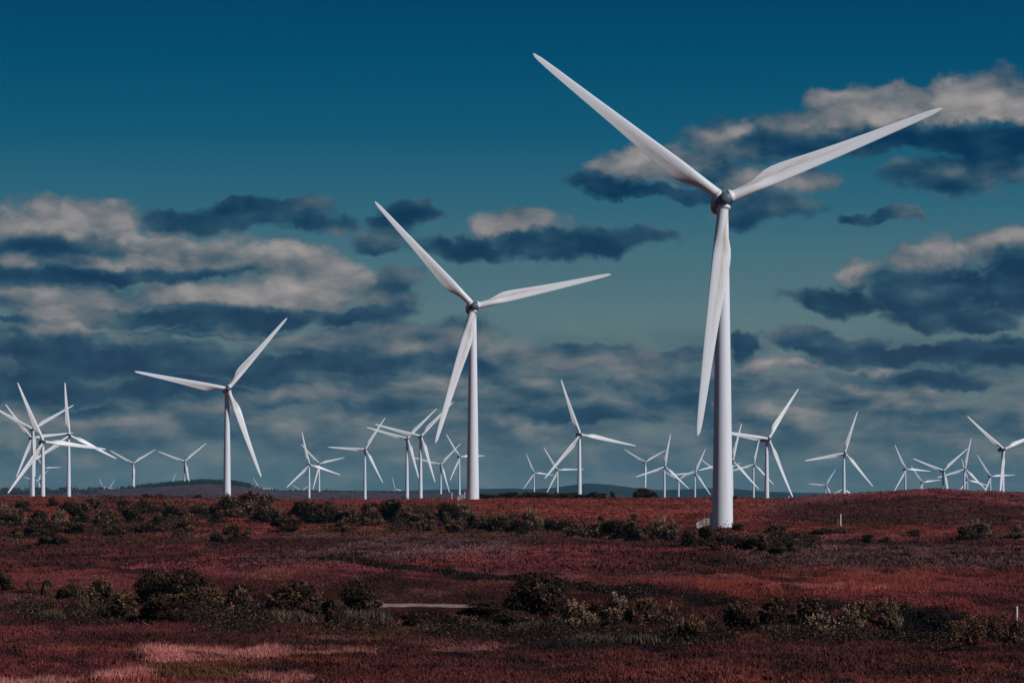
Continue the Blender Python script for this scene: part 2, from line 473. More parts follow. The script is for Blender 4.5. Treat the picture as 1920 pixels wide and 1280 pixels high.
# ------------------------------------------------------------------ wind turbines
def paint(name, col, dirt):
    m, b, n = principled(name, 0.42, 0.35)
    tco = n.n.new('ShaderNodeTexCoord')
    sc = n.v('MULTIPLY', tco.outputs['Object'], (1.0, 1.0, 0.06))
    streak = n.noise(sc, 1.5, 5, .6)
    c = n.mix(n.step(streak, .52, .75, 0, dirt), col, (0.42, 0.38, 0.34))
    n.l.new(c, b.inputs['Base Color'])
    return m


tower_mat = paint('tower_paint', (0.78, 0.81, 0.87), .2)
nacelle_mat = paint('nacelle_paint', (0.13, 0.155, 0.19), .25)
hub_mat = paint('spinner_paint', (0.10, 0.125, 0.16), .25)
bm_, bb_, B_ = principled('blade_gelcoat', 0.38, 0.4)
bat = B_.n.new('ShaderNodeAttribute'); bat.attribute_name = 'tint'
btc = B_.n.new('ShaderNodeTexCoord')
bst = B_.noise(B_.v('MULTIPLY', btc.outputs['Object'], (1.6, 1.6, .10)), 1.4, 5, .6)
bfac = B_.m('MULTIPLY', B_.sep(bat.outputs['Color'])[0], B_.step(bst, .38, .62, .25, 1.0))
B_.l.new(B_.mix(bfac, (0.80, 0.825, 0.87), (0.48, 0.36, 0.27)), bb_.inputs['Base Color'])
seam_mat, sb_, _ = principled('dark_seal', 0.7, 0.2); sb_.inputs['Base Color'].default_value = (0.03, 0.03, 0.035, 1)
galv_mat, gb2, g2 = principled('white_steel', 0.5, 0.4)
g2.l.new(g2.ramp(g2.noise(g2.n.new('ShaderNodeTexCoord').outputs['Object'], 6, 4), [(0.3, (0.62, 0.60, 0.57)), (0.7, (0.78, 0.77, 0.75))]), gb2.inputs['Base Color'])

BLADE = 46.0


def blade_mesh():
    st = [(1.12, 2.3), (1.2, 2.42), (1.72, 2.42), (1.76, 2.12), (2.2, 2.08), (3.6, 2.08), (5, 2.2), (6.5, 2.6), (8, 3.12), (9.5, 3.55), (11, 3.72), (12.5, 3.68), (14, 3.55), (17, 3.25), (20, 2.95),
          (24, 2.6), (28, 2.28), (32, 1.98), (36, 1.7), (40, 1.4), (42.5, 1.18), (44.3, .92), (45.2, .66), (45.7, .40), (45.95, .16)]
    nseg = 32
    V, C = [], []
    for r, c in st:
        t = min(1, max(0, (r - 3.2) / 7.0)); t = t * t * (3 - 2 * t)
        th = 1.0 * (1 - t) + t * np.interp(r, [9, 14, 25, 40, 46], [.36, .27, .20, .16, .14])
        le = np.interp(r, [1, 4, 11, 25, 40, 44, 46], [1.05, 1.05, 1.12, .92, .62, .5, .2])
        tw = math.radians(np.interp(r, [1, 5, 11, 20, 32, 46], [16, 16, 11, 6, 2, -1]))
        bend = -1.1 * (max(0, r - 18) / 28) ** 2
        for k in range(nseg):
            a = 2 * math.pi * k / nseg
            xc = .5 + .5 * math.cos(a)                      # 1 at trailing edge, 0 at leading edge
            yt = 5 * (0.2969 * math.sqrt(xc) - .126 * xc - .3516 * xc ** 2 + .2843 * xc ** 3 - .1036 * xc ** 4) * th
            ya = (yt if math.sin(a) >= 0 else -.62 * yt)
            yc = .5 * math.sin(a)
            yb = yc * (1 - t) + ya * t
            X = le - xc * c; Y = yb * c
            X, Y = X * math.cos(tw) - Y * math.sin(tw) * -1, Y * math.cos(tw) - X * math.sin(tw)
            V.append((X, Y + bend, r))
            # grime that collects in a band behind the leading edge of the inner blade
            band = math.exp(-((xc - .62) / .22) ** 2) * float(np.interp(r, [2, 6, 12, 20, 30], [.15, .8, .9, .45, .0])) * (1 if math.sin(a) < 0 else .4)
            C.append((band, 0, 0))
    F = []
    for i in range(len(st) - 1):
        for k in range(nseg):
            a, b = i * nseg + k, i * nseg + (k + 1) % nseg
            F.append((a, b, b + nseg, a + nseg))
    n = len(st) - 1
    me = bpy.data.meshes.new('blade')
    V.append((V[n * nseg][0] * .5 + V[n * nseg + nseg // 2][0] * .5, V[n * nseg][1], 46.0)); C.append((0, 0, 0))
    tipi = len(V) - 1
    F += [(n * nseg + k, n * nseg + (k + 1) % nseg, tipi) for k in range(nseg)]
    me.from_pydata(V, [], F)
    me.polygons.foreach_set('use_smooth', [True] * len(F))
    a = me.attributes.new('tint', 'FLOAT_COLOR', 'POINT')
    a.data.foreach_set('color', np.array([(*c, 1) for c in C], np.float32).ravel())
    me.materials.append(bm_)
    me.update()
    return me


def loft(secs, nseg=28, power=2.0):
    """closed surface through sections (y, half width, half height, centre z) along the Y axis"""
    V, F = [], []
    for y, w, h, zc in secs:
        for k in range(nseg):
            a = 2 * math.pi * k / nseg
            c, s = math.cos(a), math.sin(a)
            V.append((w * math.copysign(abs(c) ** (2 / power), c), y, zc + h * math.copysign(abs(s) ** (2 / power), s)))
    for i in range(len(secs) - 1):
        for k in range(nseg):
            a, b = i * nseg + k, i * nseg + (k + 1) % nseg
            F.append((a, b, b + nseg, a + nseg))
    F.append(tuple(range(nseg))[::-1]); F.append(tuple(range((len(secs) - 1) * nseg, len(secs) * nseg)))
    return V, F


def nacelle_mesh():
    secs = [(-1.15, 1.25, 1.25, 0), (-1.1, 1.45, 1.45, 0), (-.5, 1.62, 1.65, .02), (.5, 1.72, 1.78, .03), (2.5, 1.76, 1.84, 0), (4.5, 1.74, 1.82, -.05), (6.0, 1.62, 1.68, -.08),
            (7.0, 1.38, 1.42, -.1), (7.7, 1.0, 1.02, -.12), (8.05, .55, .56, -.14), (8.15, .15, .15, -.14)]
    V, F = loft(secs, 32, 2.7)
    return mesh('nacelle', V, F, True)


def hub_mesh():
    """spinner with a blunt nose and three blade collars"""
    secs = [(-2.15, .12, .12, 0), (-2.12, .5, .5, 0), (-2.0, .85, .85, 0), (-1.7, 1.08, 1.08, 0), (-1.2, 1.2, 1.2, 0), (-.6, 1.30, 1.30, 0), (.2, 1.33, 1.33, 0), (.9, 1.30, 1.30, 0), (1.15, 1.25, 1.25, 0)]
    V, F = loft(secs, 36)
    for k in range(3):
        M = Matrix.Rotation(math.radians(120 * k), 3, 'Y')
        n0 = len(V); seg = 28
        for r, z in ((1.10, .5), (1.10, 1.0), (1.10, 1.2), (1.10, 1.3), (1.02, 1.36)):
            for j in range(seg):
                a = 2 * math.pi * j / seg
                V.append(tuple(M @ Vector((r * math.cos(a), r * math.sin(a), z))))
        for i in range(4):
            for j in range(seg):
                a, b = n0 + i * seg + j, n0 + i * seg + (j + 1) % seg
                F.append((a, b, b + seg, a + seg))
    me = mesh('hub', V, F, True)
    return me


def tower_mesh(H, seg=40, base_extra=1.2):
    """H = hub height above the ground here; the tower always narrows from 4.1 m at 64 m below the hub to 2.3 m"""
    V, F = [], []
    top = H - 1.7
    rows = [(-base_extra, None), (0, None)]
    zs = [-base_extra, 0.0]
    joints = [top - 20, top - 41]
    k = max(8, int(H / 3))
    zs += [top * (i + 1) / k for i in range(k)]
    rad = lambda z: 1.12 + .93 * ((H - 1.7 - z) / 62.3)
    rings = [(z, rad(z)) for z in zs]
    for j in ():
        if j > 2: rings += [(j - .06, rad(j)), (j - .055, rad(j) + .035), (j + .055, rad(j) + .035), (j + .06, rad(j))]
    rings.sort()
    rings += [(top + .02, rad(top) + .06), (top + .25, rad(top) + .06)]
    for z, r in rings:
        for q in range(seg):
            a = 2 * math.pi * q / seg
            V.append((r * math.cos(a), r * math.sin(a), z))
    for i in range(len(rings) - 1):
        for q in range(seg):
            a, b = i * seg + q, i * seg + (q + 1) % seg
            F.append((a, b, b + seg, a + seg))
    return mesh('tower', V, F, True)


class MB:
    """collects boxes and bars into one mesh"""
    def __init__(s): s.V, s.F = [], []
    def box(s, c, size, M=None):
        n = len(s.V); x, y, z = (q / 2 for q in size)
        M = M or Matrix.Identity(3)
        for i in range(8):
            p = M @ Vector(((x if i & 1 else -x), (y if i & 2 else -y), (z if i & 4 else -z)))
            s.V.append(tuple(p + Vector(c)))
        for f in ((0, 2, 3, 1), (4, 5, 7, 6), (0, 1, 5, 4), (2, 6, 7, 3), (0, 4, 6, 2), (1, 3, 7, 5)): s.F.append(tuple(n + i for i in f))
    def bar(s, a, b, r, seg=8):
        a, b = Vector(a), Vector(b); q = (b - a).to_track_quat('Z', 'Y').to_matrix(); n = len(s.V)
        for p in (a, b):
            for k in range(seg):
                t = 2 * math.pi * k / seg
                s.V.append(tuple(p + q @ Vector((r * math.cos(t), r * math.sin(t), 0))))
        for k in range(seg): s.F.append((n + k, n + (k + 1) % seg, n + seg + (k + 1) % seg, n + seg + k))
        s.F.append(tuple(n + k for k in range(seg))[::-1]); s.F.append(tuple(n + seg + k for k in range(seg)))
    def mesh(s, name): return mesh(name, s.V, s.F)


BL, NA, HU = blade_mesh(), nacelle_mesh(), hub_mesh()
TILT = math.radians(5)
OVER = 2.4                       # blade axis to tower axis
GROUP = 'wind turbines across the moor'


def turbine(px, py, L, angle, rel, label, zfix=None, blades=3):
    d = BLADE * FPX / L
    X, Z = (px - CX) / FPX * d, (HY - py) / FPX * d
    az = math.atan2(X, d)
    phi = -az + math.radians(rel)
    bx, by = X - OVER * math.sin(phi), d + OVER * math.cos(phi)
    g = hz(bx, by) if zfix is None else zfix
    H = Z - g
    root = link('wind_turbine', None)
    root.location = (bx, by, g); root.rotation_euler = (0, 0, phi)
    root.empty_display_size = 3
    tag(root, label, 'wind turbine', GROUP)
    link('tower', tower_mesh(H, 48 if L > 150 else 24), tower_mat, root)
    MT = Matrix.Translation((0, 0, H)) @ Matrix.Rotation(-TILT, 4, 'X')
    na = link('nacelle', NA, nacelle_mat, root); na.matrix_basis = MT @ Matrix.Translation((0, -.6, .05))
    MH = Matrix.Translation((0, -OVER, H)) @ Matrix.Rotation(-TILT, 4, 'X')
    spin = [math.radians(90 - angle + 120 * k) for k in range(3)]
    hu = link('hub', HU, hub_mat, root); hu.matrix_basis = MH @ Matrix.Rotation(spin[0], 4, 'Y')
    for k in range(3):
        b = link('blade', BL, bm_, root)
        b.matrix_basis = MH @ Matrix.Rotation(spin[k], 4, 'Y')
    return root, H, na


TURBINES = [
    (1358, 374, 450, 22.9, 8, 'tallest white wind turbine, whole and nearest, with stairs at its foot'),
    (888.5, 574.5, 269, 13.6, 8, 'second largest white wind turbine, standing on the ridge left of the tallest one'),
    (427, 729, 177, 50, 8, 'third largest wind turbine, standing alone before the dark forested hill'),
    (62, 804.5, 90, 31, 10, 'wind turbine at the left end with its hub above another and one blade straight down'),
    (59.3, 821, 80, 7.5, 12, 'wind turbine at the left end hidden behind another tower, one blade level to the right'),
    (82, 828, 121, 353.5, 16, 'wind turbine nearest of the left cluster, its lower blade reaching down to the heath'),
    (130.3, 816, 100, 94, 16, 'wind turbine of the left cluster with one blade pointing straight up'),
    (71.5, 901, 29, 46, 12, 'tiny far wind turbine low between the two left towers with a blade pointing up right'),
    (83, 877, 32, 2, 12, 'small far wind turbine hidden behind a left tower with one blade level to the right'),
    (250, 868, 50.5, 31.5, 10, 'small wind turbine with a Y of blades on the moor left of the forested hill'),
    (346.7, 864.5, 54, 40, 10, 'small wind turbine in front of the forested hill, left of the third largest turbine'),
    (193, 913, 20, 112, 10, 'tiny wind turbine behind the left skyline with a single steep blade tip showing'),
    (205, 916, 22, 59, 10, 'tiny wind turbine behind the left skyline with a blade tip leaning right'),
    (323, 905, 21, 68, 10, 'tiny wind turbine behind the forested hill with one blade tip showing above the trees'),
    (488, 916.5, 25, 122, 14, 'tiny wind turbine at the right foot of the forested hill, just above the skyline'),
    (580.5, 871, 63.5, 102.5, 18, 'wind turbine of the middle left pair with one blade nearly upright'),
    (599, 869, 51, 13.5, 16, 'smaller wind turbine of the middle left pair with a blade out to the right'),
    (566, 919, 22, 31, 10, 'tiny wind turbine on the skyline behind the middle left pair'),
    (685, 842, 71.5, 57, 12, 'wind turbine with one blade level to the left, just left of the twin turbines'),
    (764, 822, 81, 45, 12, 'left one of the twin wind turbines with blades leaning alike'),
    (789.5, 817.5, 91, 46, 12, 'right one of the twin wind turbines with blades leaning alike'),
    (741, 916.5, 23.5, 103, 14, 'tiny wind turbine low on the skyline left of the twin turbines'),
    (827, 870.5, 55.5, 46, 12, 'small wind turbine between the twin turbines and the second largest tower'),
    (862.5, 856, 51, 2.5, 25, 'small wind turbine whose right blade passes behind the second largest tower'),
    (1002, 886, 39, 113, 18, 'small wind turbine on the skyline before the blue hills, leftmost of a trio'),
    (1046, 881, 51, 2, 16, 'small wind turbine crossed by the lower blade of a bigger one before the blue hills'),
    (1088, 814.5, 110, 109, 16, 'medium wind turbine standing alone before the summit of the blue hills'),
    (1210, 866, 47.5, 29.5, 16, 'small wind turbine behind the dark skyline bushes with its lower blade along the tower'),
    (1247, 874.5, 63, 78, 22, 'wind turbine right of the skyline bushes with one tall blade leaning right'),
    (1272.5, 899, 37, 30, 16, 'tiny low wind turbine crossed by its neighbours blades, left of the tallest tower'),
    (1304, 886, 51, 64.5, 22, 'small wind turbine just left of the tallest tower, one blade leaning right'),
    (1349, 886, 46, 24.5, 16, 'far wind turbine hidden behind the tallest tower with only blade tips showing'),
    (1374, 864, 74, 74, 25, 'wind turbine whose tower shows at the right edge of the tallest tower'),
    (1414, 870, 54.5, 75, 25, 'small wind turbine half behind the nacelle of the medium turbine right of the tallest'),
    (1441, 822.5, 120, 53, 34, 'medium wind turbine right of the tallest, its dark nacelle seen from the side'),
    (1584, 849, 83, 70.5, 22, 'wind turbine standing alone at the left slope of the brown hill'),
    (1549, 909, 36, 56, 22, 'tiny wind turbine just left of the lone turbine by the brown hill'),
    (1581, 916, 37, 86, 22, 'tiny wind turbine directly behind the lone turbine by the brown hill'),
    (1699, 879.5, 51.5, 116, 30, 'small wind turbine over the brown hill, leftmost of those above its crest'),
    (1730, 904, 39, 7, 28, 'tiny wind turbine sunk behind the brown hill with one blade leaning up left'),
    (1769.5, 882, 66, 40, 24, 'wind turbine over the brown hill with a wide Y of blades'),
    (1809.5, 879, 60, 76, 24, 'wind turbine over the brown hill with one tall blade leaning right'),
    (1815, 900, 43, 106, 26, 'tiny wind turbine just behind another over the right part of the brown hill'),
    (1858, 893, 49.5, 3.5, 26, 'small wind turbine over the brown hill next to the turbine at the right edge'),
    (1882.5, 842, 98, 21, 30, 'largest wind turbine above the brown hill, cut by the right edge of the picture'),
    (1105, 923.5, 9, 35, 10, 'speck sized wind turbine before the foot of the blue hills right of the medium turbine'),
    (1121, 924, 9, 92, 10, 'speck sized wind turbine with one blade upright before the blue hills'),
    (1161, 925, 10, 150, 10, 'speck sized wind turbine before the blue hills left of the skyline bushes'),
]
made = []
for a in TURBINES:
    made.append(turbine(*a))


def stairs_for(root, H, side, s=1.0):
    """steel access stairs with handrails and an open door leaf on the given side (angle in the root's frame)"""
    r0 = 1.12 + .93 * ((H - 1.7 - 1.0) / 62.3)
    Ms = Matrix.Rotation(side, 4, 'Z')
    st = MB()
    zl = 0.62
    st.box((r0 + .80, 0, zl), (1.7, 1.3, .07))
    n = 4
    for k in range(n):
        st.box((r0 + 1.65 + .27 * (k + .5) + .06 * k, 0, zl - (k + 1) * zl / (n + .5)), (.30, 1.2, .05))
    for y in (-.62, .62):
        st.box((r0 + 2.25, y, zl * .47), (1.42, .05, .2), Matrix.Rotation(math.atan2(zl, 1.3), 3, 'Y'))
    for x in (r0 + .3, r0 + 1.5):
        for y in (-.5, .5): st.bar((x, y, -.3), (x, y, zl), .04)
    o = link('access_stairs', st.mesh('access_stairs'), galv_mat, root); o.matrix_basis = Ms
    for y in (-.63, .63):
        h = MB()
        x0, x1, x2 = r0 + .06, r0 + 1.62, r0 + 2.9
        for x in (x0, r0 + .85, x1): h.bar((x, y, zl), (x, y, zl + 1.1), .05)
        h.bar((x2, y, -.1), (x2, y, .98), .05)
        for q in (.38, .75, 1.1):
            h.bar((x0, y, zl + q), (x1, y, zl + q), .045)
        for q in (.4, .7, 1.02):
            h.bar((x1, y, zl + q), (x2, y, q - .06), .04)
        link('handrail', h.mesh('handrail'), galv_mat, o)
    dm = MB()
    dm.box((r0 + .36, .50, zl + 1.08), (.62, .07, 2.05)); dm.box((r0 + .62, .455, zl + 1.05), (.05, .06, .16))
    dr = link('door', dm.mesh('door'), tower_mat, root); dr.matrix_basis = Ms


r1, H1, na1 = made[0]
phi1 = r1.rotation_euler[2]
stairs_for(r1, H1, math.radians(182) - phi1)
r2, H2, na2 = made[1]
stairs_for(r2, H2, math.radians(185) - r2.rotation_euler[2])
for na in (na1, na2):
    sm = MB()
    sm.bar((0, .9, 1.7), (0, .9, 2.95), .035); sm.bar((-.35, .9, 2.6), (.35, .9, 2.6), .025); sm.bar((.35, .9, 2.6), (.35, .9, 2.85), .04); sm.bar((-.35, .9, 2.6), (-.35, .9, 2.8), .05)
    sm.box((0, 3.6, 1.88), (.9, 1.4, .16))
    link('wind_sensor', sm.mesh('wind_sensor'), seam_mat, na)

# ------------------------------------------------------------------ scrub bushes
def leaf_material(name, rough=0.8, trans=0.25):
    m, b, n = principled(name, rough, 0.2)
    a = n.n.new('ShaderNodeAttribute'); a.attribute_name = 'tint'
    n.l.new(a.outputs['Color'], b.inputs['Base Color'])
    tr = n.n.new('ShaderNodeBsdfTranslucent'); n.l.new(a.outputs['Color'], tr.inputs['Color'])
    mx = n.n.new('ShaderNodeMixShader'); mx.inputs[0].default_value = trans
    o = [q for q in n.n if q.type == 'OUTPUT_MATERIAL'][0]
    n.l.new(b.outputs[0], mx.inputs[1]); n.l.new(tr.outputs[0], mx.inputs[2]); n.l.new(mx.outputs[0], o.inputs[0])
    return m


leaf_mat = leaf_material('scrub_leaves', .85, .12)
grass_mat = leaf_material('moor_plants', 0.9, 0.2)
stem_mat, stb, stn = principled('bark', 0.9, 0.1)
stn.l.new(stn.ramp(stn.noise(stn.n.new('ShaderNodeTexCoord').outputs['Object'], 9, 5), [(0.3, (0.035, 0.022, 0.02)), (0.75, (0.13, 0.09, 0.08))]), stb.inputs['Base Color'])
pale_bark, pbb, _ = principled('pale_bark', 0.8, 0.1); pbb.inputs['Base Color'].default_value = (0.42, 0.33, 0.28, 1)

DARK = [(0.020, 0.013, 0.008), (0.034, 0.020, 0.011), (0.062, 0.034, 0.018)]
TAN = [(0.058, 0.033, 0.019), (0.13, 0.070, 0.040), (0.030, 0.019, 0.011)]
SAGE = [(0.12, 0.075, 0.048), (0.20, 0.13, 0.088), (0.04, 0.026, 0.016)]
RUSTY = [(0.14, 0.053, 0.034), (0.21, 0.085, 0.056), (0.05, 0.028, 0.018)]


def quads(P, nrm, size, rng, aspect=1.6):
    """one small pointed leaf quad per point"""
    n = len(P)
    t = rng.normal(size=(n, 3)); t -= nrm * (t * nrm).sum(1)[:, None]
    t /= np.linalg.norm(t, axis=1)[:, None] + 1e-9
    b = np.cross(nrm, t)
    s = size * rng.uniform(.6, 1.4, n)
    L, W = (s * aspect)[:, None] * t, (s * .5)[:, None] * b
    V = np.stack([P - L * .5, P + W, P + L * .5, P - W], 1).reshape(-1, 3)
    return V, np.arange(4 * n).reshape(-1, 4)


def crown_mesh(name, seed, pal, leaves, leaf, lobes=9, spiky=0.3, tall=1.0, tips=(.17, .092, .054), dome=0.0):
    """foliage of a shrub about one unit high and one wide: leaf-sized faces over irregular lobes, plus shoots above the outline"""
    rng = np.random.default_rng(seed)
    Lc = np.stack([rng.uniform(-.30, .30, lobes), rng.uniform(-.30, .30, lobes), rng.uniform(.10, .66, lobes)], 1)
    Lc[lobes // 2:, 2] *= .45
    Lc[:, :2] *= (1.3 - .9 * Lc[:, 2:3])
    Lr = rng.uniform(.16, .30, lobes)
    Lc[0] = (0, 0, .55); Lr[0] = .33
    if dome: Lc[0] = (0, 0, .42); Lr[0] = dome; Lc[1:, 2] *= .75; Lr[1:] *= .8
    w = Lr ** 2; w /= w.sum()
    k = rng.choice(lobes, leaves, p=w)
    dirs = rng.normal(size=(leaves, 3)); dirs /= np.linalg.norm(dirs, axis=1)[:, None]
    rad = Lr[k] * rng.uniform(.45, 1.08, leaves) ** .6
    clump = .8 + .45 * np.sin(dirs @ rng.normal(size=(3, 5)) * 6 + k[:, None]).mean(1)
    P = Lc[k] + dirs * (rad * clump)[:, None]
    P[:, 2] = np.abs(P[:, 2]) * 1.02
    nrm = dirs * .7 + rng.normal(size=dirs.shape) * .6
    shoots = int(26 * (1 + spiky * 3))
    SP, SN = [], []
    for i in range(shoots):
        j = rng.integers(lobes); dd = rng.normal(size=3); dd[2] = abs(dd[2]) + .8; dd /= np.linalg.norm(dd)
        base = Lc[j] + dd * Lr[j] * .75
        ln = Lr[j] * rng.uniform(.25, .75) * (.5 + spiky)
        up = dd * .5 + np.array([0, 0, 1]) * .7 + rng.normal(size=3) * .15
        m = max(6, leaves // 160)
        tt = rng.uniform(0, 1, m)
        SP.append(base + up * (tt * ln)[:, None] + rng.normal(size=(m, 3)) * .022 * (1.2 - tt)[:, None]); SN.append(rng.normal(size=(m, 3)))
    P = np.concatenate([P] + SP); nrm = np.concatenate([nrm] + SN)
    nrm /= np.linalg.norm(nrm, axis=1)[:, None] + 1e-9
    P[:, 2] *= tall
    V, F = quads(P, nrm, leaf, rng)
    kk = np.concatenate([k, rng.integers(0, lobes, len(P) - leaves)])
    lobe_c = rng.choice(3, lobes, p=[.5, .25, .25])
    pick = np.where(rng.uniform(size=len(P)) < .6, lobe_c[kk], rng.integers(0, 3, len(P)))
    C = np.array(pal)[pick] * rng.uniform(.7, 1.3, len(P))[:, None]
    C[leaves:] = np.array(tips) * rng.uniform(.6, 1.3, (len(P) - leaves, 1))      # lighter shoots: sunlit tips painted into the colour of seed heads and leaves
    return np_mesh(name, V, F, np.repeat(C, 4, 0))


def stems_mesh(name, seed, n=7, r=.022, h=.75, spread=.3):
    rng = random.Random(seed); m = MB()
    for i in range(n):
        a = rng.uniform(0, 6.28); rr = rng.uniform(.03, .08)
        p = Vector((rr * math.cos(a), rr * math.sin(a), -.06)); k = 4
        q = Vector((spread * rng.uniform(.3, 1) * math.cos(a), spread * rng.uniform(.3, 1) * math.sin(a), h * rng.uniform(.7, 1)))
        for j in range(k):
            t = (j + 1) / k
            e = Vector((0, 0, -.06)) * (1 - t) + q * t + Vector((rng.uniform(-.03, .03), rng.uniform(-.03, .03), .05 * math.sin(t * 3)))
            m.bar(p, e, r * (1.15 - .8 * t), 5); p = e
    return m.mesh(name)


def reed_mesh(name, seed, n=420, col=((0.05, 0.045, 0.028), (0.12, 0.09, 0.055), (0.20, 0.13, 0.085))):
    """tussock of tall thin blades"""
    rng = np.random.default_rng(seed)
    b = rng.normal(size=(n, 2)) * .26
    h = rng.uniform(.45, 1.0, n) * (1 - .5 * np.minimum(1, np.hypot(b[:, 0], b[:, 1])))
    a = rng.uniform(0, 6.28, n); w = rng.uniform(.012, .03, n)
    tip = b + rng.normal(size=(n, 2)) * .10
    dx, dy = np.cos(a) * w, np.sin(a) * w
    z0 = np.full(n, -.05)
    V = np.stack([np.stack([b[:, 0] - dx, b[:, 1] - dy, z0], 1), np.stack([b[:, 0] + dx, b[:, 1] + dy, z0], 1), np.stack([tip[:, 0], tip[:, 1], h], 1)], 1).reshape(-1, 3)
    C = np.array(col)[rng.integers(0, len(col), n)] * rng.uniform(.7, 1.3, n)[:, None]
    return np_mesh(name, V, np.arange(3 * n).reshape(-1, 3), np.repeat(C, 3, 0))


KINDS = {}
for i in range(4): KINDS.setdefault('dark', []).append((crown_mesh('crown', 10 + i, DARK, 4200, .040, 10, .25), stems_mesh('stem', 10 + i)))
for i in range(4): KINDS.setdefault('tan', []).append((crown_mesh('crown', 30 + i, TAN, 4200, .040, 10, .55, tips=(.28, .155, .092)), stems_mesh('stem', 30 + i)))
for i in range(2): KINDS.setdefault('dome', []).append((crown_mesh('crown', 20 + i, DARK, 6000, .034, 12, .15, tips=(.22, .13, .08), dome=.48), stems_mesh('stem', 20 + i)))
for i in range(3): KINDS.setdefault('sage', []).append((crown_mesh('crown', 50 + i, SAGE, 3600, .040, 10, .75, tips=(.34, .215, .15)), stems_mesh('stem', 50 + i)))
for i in range(2): KINDS.setdefault('rusty', []).append((crown_mesh('crown', 70 + i, RUSTY, 1500, .042, 7, .9), stems_mesh('stem', 70 + i)))
for i in range(2): KINDS.setdefault('sapling', []).append((crown_mesh('crown', 80 + i, SAGE[:1] + RUSTY[:2], 620, .040, 7, 1.0), stems_mesh('stem', 80 + i, 5, .016, .85, .2)))
for i in range(3): KINDS.setdefault('reed', []).append((reed_mesh('blades', 90 + i), None))
for m_, st_ in [q for k in KINDS for q in KINDS[k]]:
    m_.materials.append(leaf_mat)
for k in KINDS:
    for m_, st_ in KINDS[k]:
        if st_: st_.materials.append(pale_bark if k == 'sapling' else stem_mat)
BR = random.Random(7)
COUNT = {}


def bush(kind, px, py, w, h, label, group=None, name='scrub_bush', cat='bush', at=None):
    x, y, z = at or ground_at(px, py)
    s = y / FPX
    i = COUNT[kind] = COUNT.get(kind, -1) + 1
    cm, sm = KINDS[kind][i % len(KINDS[kind])]
    sz = Vector((w * s * 1.2, w * s * BR.uniform(1.0, 1.25), h * s * 1.12))
    rot = BR.uniform(0, 6.28)
    if sm is None:
        o = link(name, cm)
        o.location = (x, y, z); o.rotation_euler = (0, 0, rot); o.scale = sz
        return tag(o, label, cat, group)
    root = link(name, None); root.location = (x, y, z); root.empty_display_size = .3
    root.rotation_euler = (0, 0, rot); root.scale = sz
    link('crown', cm, None, root); link('stem', sm, None, root)
    return tag(root, label, cat, group)


